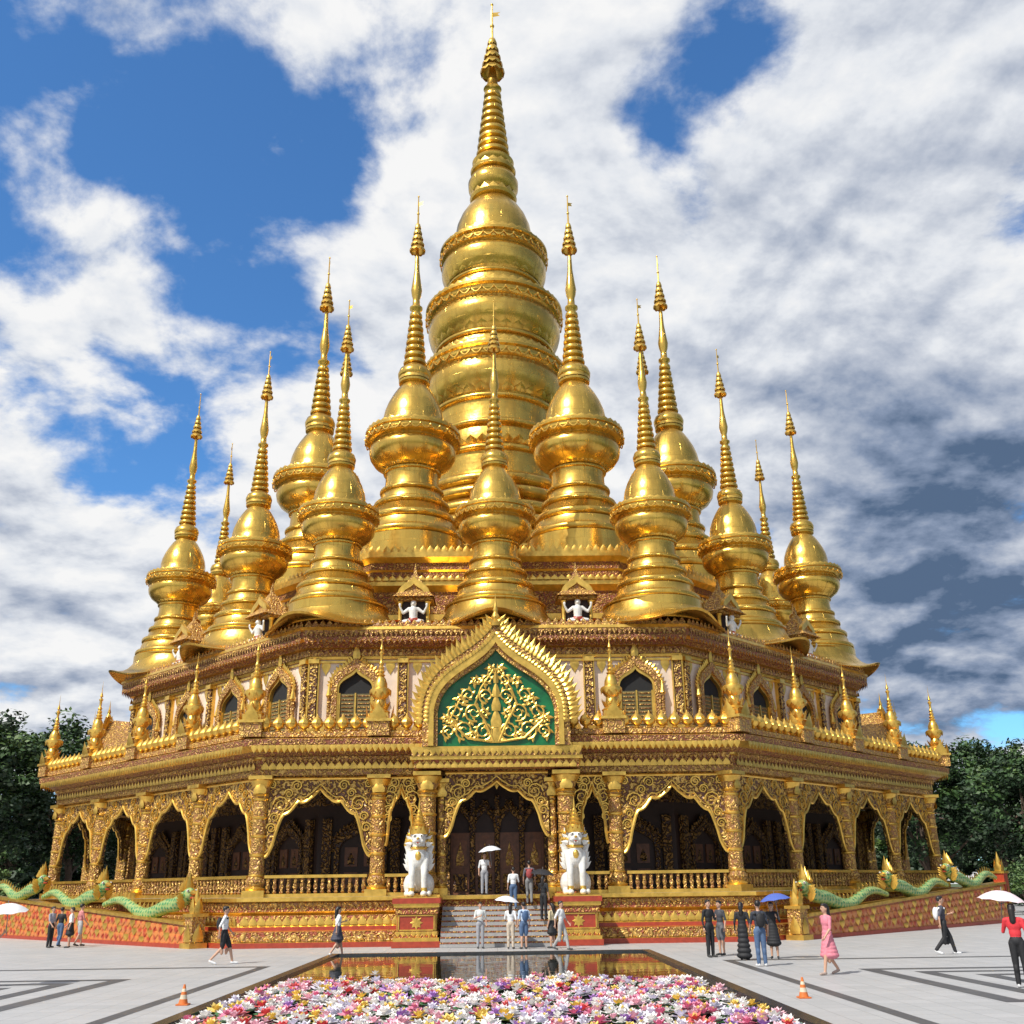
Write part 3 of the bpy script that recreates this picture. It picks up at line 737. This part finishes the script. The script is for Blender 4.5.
for x,y in pts:
    ci=rr.choices(range(7),(36,12,20,11,8,6,14))[0]; R=rr.uniform(.14,.22); a0=rr.random()*6
    T0=Matrix.Translation((x,y,.065))@Matrix.Rotation(rr.uniform(-.18,.18),4,'X')@Matrix.Rotation(rr.uniform(-.18,.18),4,'Y')
    vs=[];fs=[];ms=[]
    vs+=[(R*1.1*cos(q*pi/3),R*1.1*sin(q*pi/3),-.01) for q in range(6)]; fs.append(tuple(range(6))); ms.append(7 if rr.random()<.6 else ci)
    for ring,(nn,rl,el) in enumerate(((8,1.0,.25),(6,.8,.75),(4,.5,1.2))):
        cc=ci if ring<2 else (ci if rr.random()<.6 else 3)
        for q in range(nn):
            a=a0+ring*.3+q*2*pi/nn; ca,sa=cos(a),sin(a); l=R*rl; ww=l*.36; k=len(vs)
            for (u,v) in ((.08,0),(.55,-ww),(1,0),(.55,ww)):
                uu=l*u*cos(el) ; zz=l*u*sin(el)+.02*ring; vs.append((uu*ca-v*sa,uu*sa+v*ca,zz))
            fs.append((k,k+1,k+2,k+3)); ms.append(cc)
    k=len(vs); vs+=[(.02*cos(q*pi/2),.02*sin(q*pi/2),.09) for q in range(4)]; fs.append((k,k+1,k+2,k+3)); ms.append(3)
    mb.add(vs,fs,ms,T0)
mb.obj('floating_lotus_flowers',None,fm,smooth=False)
mor=plain('orange_plastic',(.62,.16,.03),.45); mwt=plain('white_reflective',(.65,.55,.4),.4)
for (x,y) in ((-6.35,-47.6),(6.2,-48.0)):
    mb=MB(); mb.box((0,0,.015),(.3,.3,.03),0); mb.lathe([(.12,.03,0),(.095,.14,1),(.075,.24,0),(.06,.31,1),(.045,.38,0),(.022,.48,0),(0,.48)],16,0)
    mb.obj('traffic_cone',None,[mor,mwt],loc=(x,y,.004),scale=.8)

# ------------------------------------------------------------------ people
MC={}
def cm(c,r=.7):
    k=(c,r)
    if k not in MC: MC[k]=plain('cloth_%d'%len(MC),c,r,0,.12,12)
    return MC[k]
SK=plain('skin',(.52,.30,.20),.5,0,.05); HR=plain('hair',(.015,.011,.01),.45)
LIP=plain('lips',(.35,.09,.08),.5)
def umbrella(mb,c,r,m,tilt=0):
    T=Matrix.Translation(c)@Matrix.Rotation(tilt,4,'Y')
    n=16; vs=[(0,0,.0)];fs=[];K=5
    for j in range(1,K+1):
        t=j/K
        for i in range(n):
            a=2*pi*i/n; rr=r*t*(1 if i%2==0 else 1-.06*t); vs.append((rr*cos(a),rr*sin(a),-.42*r*t**2-(0 if i%2==0 else -.02*t)))
    for i in range(n): fs.append((0,1+i,1+(i+1)%n))
    for j in range(K-1):
        for i in range(n): fs.append((1+j*n+i,1+(j+1)*n+i,1+(j+1)*n+(i+1)%n,1+j*n+(i+1)%n))
    mb.add(vs,fs,m,T)
    mb.tube([(0,0,.08),(0,0,-.8)],.011,6,3,T)
    for i in range(0,n,2):
        a=2*pi*i/n; mb.tube([(0,0,-.3),(r*.55*cos(a),r*.55*sin(a),-.13*r)],.004,4,3,T)
def person(px,d,yaw=0,h=1.68,z0=.0,top=(.7,.7,.7),bot=(.03,.03,.04),legs='pants',arms=('down','down'),stride=.0,longhair=False,umb=None,pack=None,sleeve=False,shoe=(.04,.04,.04),slim=.94):
    x=(px-495)*d*.000918
    k=h/1.73
    root=empty('person',(x,-70.6+d,z0+.004),radians(yaw),(k,k,k))
    S,H,T,B,F=0,1,2,3,4
    s=stride; pr=[]
    for sg,f in ((1,-1),(-1,1)):
        hip=(sg*.085,0,.9)
        if f<0: kn=(sg*.085,-.2*s,.5); an=(sg*.08,-.3*s,.09)
        else: kn=(sg*.085,.03*s,.49); an=(sg*.08,.36*s,.09+.06*s)
        if s==0: kn=(sg*.09,-.01,.49); an=(sg*.095,.01,.09)
        cmn=B if legs=='pants' else S
        ex=.012 if legs=='pants' else 0
        pr+=[('c',hip,.088+ex*.5,kn,.06+ex,B),('c',kn,.056+ex,an,.036+ex*1.6,cmn),('e',(kn[0],kn[1]*.55+.02,.38),(.05+ex,.055+ex,.11),cmn),
             ('c',(an[0],an[1]+.02,an[2]-.045),.04,(an[0]+sg*.02,an[1]-.16,.032),.033,F)]
        if legs=='shorts': pr+=[('c',(sg*.09,kn[1]*.2,.85),.1,(sg*.095,kn[1]*.8,.58),.088,B)]
    if legs in('dress','skirt','long'):
        zb={'dress':.42,'skirt':.55,'long':.08}[legs]; zt=1.0
        for i in range(7):
            t=i/6; z=zt+(zb+.05-zt)*t; r=.15+.10*t**1.2; pr.append(('e',(0,.02*s*t,z),(r,r*.8+.06*s*t,.11),B))
    pr+=[('e',(0,.0,.95),(.158*slim,.115,.13),B),('e',(0,0,1.12),(.14*slim,.1,.16),T),('e',(0,.0,1.28),(.168*slim,.115,.17),T),('c',(-.14*slim,.01,1.385),.058,(.14*slim,.01,1.385),.058,T),
         ('c',(0,.01,1.4),.05,(0,-.005,1.52),.047,S),('e',(0,-.01,1.605),(.074,.092,.112),S),('e',(0,-.035,1.54),(.052,.06,.055),S),('e',(0,-.105,1.585),(.013,.022,.022),S),
         ('e',(.077,0,1.59),(.013,.02,.03),S),('e',(-.077,0,1.59),(.013,.02,.03),S),('e',(0,.022,1.64),(.086,.094,.095),H),('e',(0,-.03,1.69),(.07,.07,.04),H)]
    if longhair: pr+=[('c',(0,.075,1.6),.075,(0,.1,1.36),.06,H)]
    hands=[]
    for sg,a in ((1,arms[0]),(-1,arms[1])):
        sh=Vector((sg*.185*slim,.01,1.375))
        if a=='down': el=Vector((sg*.235,.04,1.1)); wr=Vector((sg*.245,-.03,.87))
        elif a=='fwd': el=Vector((sg*.225,-.06,1.11)); wr=Vector((sg*.22,-.22,.93))
        elif a=='back': el=Vector((sg*.225,.14,1.12)); wr=Vector((sg*.23,.14,.88))
        elif a=='up': el=Vector((sg*.25,-.08,1.13)); wr=Vector((sg*.19,-.27,1.26))
        else: el=Vector((sg*.24,-.04,1.12)); wr=Vector((sg*.07,-.28,1.2))
        pr+=[('c',sh,.053,el,.04,T),('c',el,.036,wr,.025,T if sleeve else S),('e',el,(.04,.04,.04),T if sleeve else S)]
        dr=(wr-el).normalized(); hd=wr+dr*.06
        pr+=[('c',wr,.024,hd,.032,S)]
        hands.append((wr,hd,dr,sg,a))
    if pack: pr+=[('e',(0,.18,1.2),(.14,.09,.2),5),('c',(.11,-.08,1.36),.03,(.12,.1,1.36),.03,5),('c',(-.11,-.08,1.36),.03,(-.12,.1,1.36),.03,5)]
    remeshed('body',[tuple(tuple(v) if isinstance(v,Vector) else v for v in p) for p in pr],.017,[SK,HR,cm(top),cm(bot),cm(shoe),cm(pack or (.03,.03,.03))],root,2)
    mb=MB()
    for s2 in (-1,1):
        mb.sphere((s2*.03,-.092,1.61),.011,1,6); mb.tube([(s2*.018,-.1,1.632),(s2*.045,-.092,1.634)],.004,4,1)
    mb.tube([(-.022,-.094,1.545),(0,-.1,1.543),(.022,-.094,1.545)],.006,5,2)
    for wr,hd,dr,sg,a in hands:
        side=dr.cross(Vector((sg,0,0))); side=side.normalized() if side.length>.1 else Vector((0,1,0))
        curl=Vector((-sg,0,0)) if a not in('up','phone') else Vector((-sg*.3,0,.9)).normalized()
        for i,ln in enumerate((.060,.072,.068,.052)):
            b0=hd+side*(.024-.016*i)+dr*.01; b1=b0+dr*ln*.55+curl*.01; b2_=b1+(dr*.5+curl*.85).normalized()*ln*.5; mb.tube([b0,b1,b2_],[.009,.008,.006],5,0)
        b0=wr+dr*.03+side*.03; mb.tube([b0,b0+side*.025+dr*.02,b0+side*.03+dr*.05+curl*.01],[.011,.009,.007],5,0)
    mats=[SK,HR,LIP,cm((.2,.2,.2),.3)]
    if umb:
        mats.append(cm(umb)); wr,hd,dr,sg,a=hands[0]
        umbrella(mb,(hd.x,hd.y+.02,hd.z+.70),.52,4,-.12)
    mb.obj('face_hands_and_accessories',root,mats)
    return root
BK=(.012,.012,.014); WT=(.74,.74,.74); JN=(.07,.12,.22); GY=(.3,.3,.32); BG=(.5,.42,.33); PK=(.62,.2,.25)
person(227,35.3,100,1.72,top=WT,bot=BK,legs='shorts',stride=1,arms=('fwd','back'),pack=BK,shoe=WT)
person(338,38.5,120,1.62,top=WT,bot=(.05,.05,.07),legs='skirt',stride=.8,arms=('phone','back'),longhair=True,shoe=WT)
person(478,42.3,10,1.66,top=(.6,.62,.6),bot=GY,arms=('down','phone'))
person(508,41.7,170,1.62,top=WT,bot=BG,arms=('up','down'),umb=(.72,.72,.76),longhair=True)
person(521,41.5,200,1.66,top=(.45,.55,.7),bot=JN,legs='shorts',pack=(.05,.1,.2))
person(558,40.6,60,1.68,top=WT,bot=(.35,.34,.33),stride=.8,arms=('fwd','back'))
person(549,41.8,230,1.6,top=(.6,.5,.3),bot=BK,legs='skirt',arms=('down','down'),longhair=True)
person(705,35.4,30,1.72,top=BK,bot=BK,arms=('phone','down'),sleeve=True)
person(716,36.2,-60,1.68,top=(.05,.05,.06),bot=(.10,.10,.11),arms=('down','phone'),legs='shorts')
person(738,33.9,160,1.66,top=BK,bot=BK,legs='long',sleeve=True,longhair=True,arms=('down','down'))
person(755,31.2,185,1.74,top=(.03,.035,.05),bot=JN,arms=('fwd','down'),pack=BK,shoe=WT)
person(768,34.3,-20,1.64,top=BK,bot=BK,arms=('up','down'),umb=(.07,.12,.42),longhair=True,sleeve=True,legs='dress')
person(822,28.1,-70,1.68,top=PK,bot=PK,legs='dress',stride=.8,arms=('fwd','back'),longhair=True,shoe=(.4,.3,.25))
person(938,35.2,80,1.74,top=(.05,.05,.07),bot=BK,stride=.9,arms=('phone','back'),pack=WT,shoe=WT)
person(1010,24.0,150,1.7,top=(.6,.03,.04),bot=BK,arms=('up','down'),umb=(.75,.6,.62),shoe=WT,longhair=True)
person(-2,28,80,1.68,top=WT,bot=JN,arms=('up','down'),umb=(.74,.74,.74),stride=.6)
for px_,d_,t_,b_,l_ in ((56,47.5,(.3,.3,.35),BK,'pants'),(65,48.3,BK,JN,'pants'),(75,47.2,WT,BK,'skirt'),(84,48.6,(.55,.2,.2),(.4,.4,.4),'shorts')):
    person(px_,d_,random.uniform(-90,200),random.uniform(1.6,1.75),top=t_,bot=b_,legs=l_,arms=random.choice((('down','phone'),('down','fwd'))),stride=random.choice((0,.5)))
person(482,45.3,10,1.66,1.9,top=WT,bot=GY,arms=('up','down'),umb=(.7,.72,.76))
person(541,43.9,150,1.66,.95,top=BK,bot=BK,arms=('up','down'),umb=(.02,.02,.025),longhair=True)
person(511,44.5,190,1.64,1.33,top=WT,bot=JN,arms=('down','phone'),stride=.3)
person(527,44.8,180,1.7,1.52,top=(.1,.1,.12),bot=(.2,.2,.2),stride=.3,pack=(.3,.05,.05))

# ------------------------------------------------------------------ trees
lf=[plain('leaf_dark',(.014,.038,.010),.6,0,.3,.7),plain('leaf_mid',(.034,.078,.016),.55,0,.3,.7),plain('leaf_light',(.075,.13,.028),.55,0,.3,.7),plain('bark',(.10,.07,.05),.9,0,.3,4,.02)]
def tree_mesh(seed,H=16,R=5.5,leaf=.42,ncl=80,per=110,low=False):
    r=random.Random(seed); mb=MB()
    tp=[(0,0,0)]
    for i in range(1,7): tp.append((r.uniform(-.25,.25)*i*.4,r.uniform(-.25,.25)*i*.4,H*.6*i/6))
    mb.tube(tp,[.42*(1-.11*i) for i in range(7)],9,3)
    cl=[]
    zc,zr=(H*.52,H*.47) if low else (H*.62,H*.38)
    for i in range(ncl):
        while True:
            x,y,z=r.uniform(-1,1),r.uniform(-1,1),r.uniform(-1,1)
            q=x*x+y*y+z*z
            if .2<q<1: break
        lump=1+.2*sin(3*atan2(y,x)+seed)*(.5+z*.5)
        cl.append(Vector((x*R*lump,y*R*lump,zc+z*zr*(.9+.2*r.random()))))
    for c in cl[:26]:
        b=Vector(tp[r.randint(2,6)]); mid=b.lerp(c,.5)+Vector((0,0,-.5)); mb.tube([b,mid,c],[.16,.09,.03],5,3)
    for c in cl:
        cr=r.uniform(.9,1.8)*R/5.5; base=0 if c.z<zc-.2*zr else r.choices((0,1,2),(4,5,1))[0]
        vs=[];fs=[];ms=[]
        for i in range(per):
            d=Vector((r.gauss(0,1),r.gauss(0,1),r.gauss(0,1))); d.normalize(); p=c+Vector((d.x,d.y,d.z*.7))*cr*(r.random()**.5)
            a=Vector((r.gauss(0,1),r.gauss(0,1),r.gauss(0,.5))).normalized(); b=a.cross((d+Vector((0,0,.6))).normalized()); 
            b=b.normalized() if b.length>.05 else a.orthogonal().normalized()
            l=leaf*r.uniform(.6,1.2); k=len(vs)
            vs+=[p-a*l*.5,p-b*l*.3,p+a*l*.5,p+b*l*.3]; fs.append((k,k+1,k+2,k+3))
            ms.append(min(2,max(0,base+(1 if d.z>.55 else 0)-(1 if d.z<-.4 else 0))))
        mb.add(vs,fs,ms)
    return mb
tms=[];T1=[]
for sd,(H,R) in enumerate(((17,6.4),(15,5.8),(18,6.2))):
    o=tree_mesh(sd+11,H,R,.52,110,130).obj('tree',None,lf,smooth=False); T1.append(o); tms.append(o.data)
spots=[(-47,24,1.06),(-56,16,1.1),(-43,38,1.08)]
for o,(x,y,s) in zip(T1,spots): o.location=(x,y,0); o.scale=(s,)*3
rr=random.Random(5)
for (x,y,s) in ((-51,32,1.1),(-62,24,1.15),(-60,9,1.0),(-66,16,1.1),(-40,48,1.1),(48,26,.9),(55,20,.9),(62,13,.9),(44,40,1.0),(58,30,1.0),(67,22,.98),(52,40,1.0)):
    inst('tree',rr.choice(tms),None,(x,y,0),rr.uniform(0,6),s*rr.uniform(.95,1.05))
o=tree_mesh(31,15,7.0,.75,95,110,True).obj('distant_tree',None,lf,smooth=False)
dt=empty('distant_trees'); o.parent=dt; o.location=(-70,34,0)
for i in range(75):
    a=radians(-35+250*i/74+rr.uniform(-1,1)); R=rr.uniform(84,112)
    inst('distant_tree',o.data,dt,(R*cos(a),R*sin(a),0),rr.uniform(0,6),rr.uniform(.75,1.0))
mbush=tree_mesh(77,2.6,2.4,.22,40,110)
bo=mbush.obj('shrub',None,[lf[1],lf[2],lf[2],lf[3]],loc=(-37,-2,0),smooth=False)
for (x,y,s) in ((-40,1,1.2),(-34,2,1.1),(-43,-3,1.2),(-38,8,1.5),(-44,6,1.5),(37,4,1.1),(41,0,1.1),(45,5,1.3),(40,10,1.4),(-48,2,1.4),(50,2,1.2)):
    inst('shrub',bo.data,None,(x,y,0),rr.uniform(0,6),s)

# ------------------------------------------------------------------ world
SUN_EL,SUN_AZ=48,225
w=bpy.data.worlds.new('World'); scene.world=w; w.use_nodes=True; nt=w.node_tree; nt.nodes.clear()
out=N(nt,'ShaderNodeOutputWorld'); sky=N(nt,'ShaderNodeTexSky',sky_type='NISHITA'); sky.sun_disc=False
sky.sun_elevation=radians(SUN_EL); sky.sun_rotation=radians(SUN_AZ); sky.air_density=1; sky.dust_density=.4; sky.ozone_density=2
b1=N(nt,'ShaderNodeBackground'); b1.inputs[1].default_value=.15
L(nt,mixc(nt,1.0,sky.outputs[0],(.52,.92,1.25),'MULTIPLY'),b1.inputs[0])
gen=N(nt,'ShaderNodeTexCoord').outputs['Generated']
sp=N(nt,'ShaderNodeSeparateXYZ'); L(nt,gen,sp.inputs[0])
den=mth(nt,'ADD',mth(nt,'MAXIMUM',sp.outputs[2],0),.32)
cb=N(nt,'ShaderNodeCombineXYZ'); L(nt,mth(nt,'DIVIDE',sp.outputs[0],den),cb.inputs[0]); L(nt,mth(nt,'DIVIDE',sp.outputs[1],den),cb.inputs[1])
def vscale(v,s):
    n=N(nt,'ShaderNodeVectorMath',operation='SCALE'); L(nt,v,n.inputs[0]); n.inputs['Scale'].default_value=s; return n.outputs[0]
n1=noise(nt,cb.outputs[0],4.2,9,.57,.12)
n1b=noise(nt,vscale(cb.outputs[0],.965),4.2,6,.57,.12)
def blob(az,el,w0,amt):
    a,e=radians(az),radians(el); v=(sin(a)*cos(e),cos(a)*cos(e),sin(e))
    dp=N(nt,'ShaderNodeVectorMath',operation='DOT_PRODUCT'); L(nt,gen,dp.inputs[0]); dp.inputs[1].default_value=v
    return mrange(nt,dp.outputs['Value'],cos(radians(w0)),1,0,amt,False)
dens=mth(nt,'ADD',mth(nt,'MULTIPLY_ADD',n1,1.9,-.45),.13)
for b in ((-31,41,13,-.40),(-16,36,9,-.36),(-33,31,7,-.16),(-12,45,6,-.08),(14.3,41,6,-.28),(22,45,5,-.22),(-22,22,7,-.2),(20,28,20,.25),(-26,14,10,.15),(0,32,11,.15)):
    dens=mth(nt,'ADD',dens,blob(*b))
cov=mrange(nt,dens,.34,.60,0,1,True)
sh=mth(nt,'MULTIPLY_ADD',noise(nt,cb.outputs[0],1.8,5,.5,.1),.8,-.09)
sh=mth(nt,'ADD',sh,mth(nt,'MULTIPLY',mth(nt,'SUBTRACT',n1b,n1),2.0))
for b in ((25,19,10,.36),(24,11,9,.28),(19,29,14,.12),(-22,26,20,-.10),(-2,42,16,-.16),(95,25,60,.5)): sh=mth(nt,'ADD',sh,blob(*b))  # widest blob: unseen grey cloud to the right, added to darken reflections there
shf=mrange(nt,sh,.10,.90,0,1,False)
ramp=N(nt,'ShaderNodeValToRGB'); L(nt,shf,ramp.inputs[0])
ramp.color_ramp.elements[0].color=(1.0,1.0,1.0,1); ramp.color_ramp.elements[1].color=(.10,.16,.27,1)
e=ramp.color_ramp.elements.new(.22); e.color=(.84,.87,.92,1); e=ramp.color_ramp.elements.new(.48); e.color=(.55,.60,.70,1); e=ramp.color_ramp.elements.new(.76); e.color=(.27,.34,.48,1)
b2=N(nt,'ShaderNodeBackground'); L(nt,ramp.outputs[0],b2.inputs[0]); b2.inputs[1].default_value=.93
mx=N(nt,'ShaderNodeMixShader'); L(nt,cov,mx.inputs[0]); L(nt,b1.outputs[0],mx.inputs[1]); L(nt,b2.outputs[0],mx.inputs[2]); L(nt,mx.outputs[0],out.inputs[0])
# sun
sl=bpy.data.lights.new('sun','SUN'); sl.energy=4.9; sl.angle=radians(.5); sl.color=(1,.96,.88)
so=bpy.data.objects.new('sun',sl); COL.objects.link(so)
a,e=radians(SUN_AZ),radians(SUN_EL); sv=Vector((sin(a)*cos(e),cos(a)*cos(e),sin(e)))
so.rotation_euler=(-sv).to_track_quat('-Z','Y').to_euler(); so.location=sv*100
# camera
cd=bpy.data.cameras.new('camera'); cd.lens=35.93; cd.sensor_width=36; cd.clip_end=4000; cd.clip_start=.1
co=bpy.data.objects.new('camera',cd); COL.objects.link(co); scene.camera=co
co.matrix_world=Matrix.Translation((0.1,-70.6,2.15))@Matrix.Rotation(radians(-.9),4,'Z')@Matrix.Rotation(radians(110.2),4,'X')@Matrix.Rotation(radians(-.75),4,'Z')
scene.view_settings.view_transform='Standard'; scene.view_settings.look='None'; scene.view_settings.exposure=0
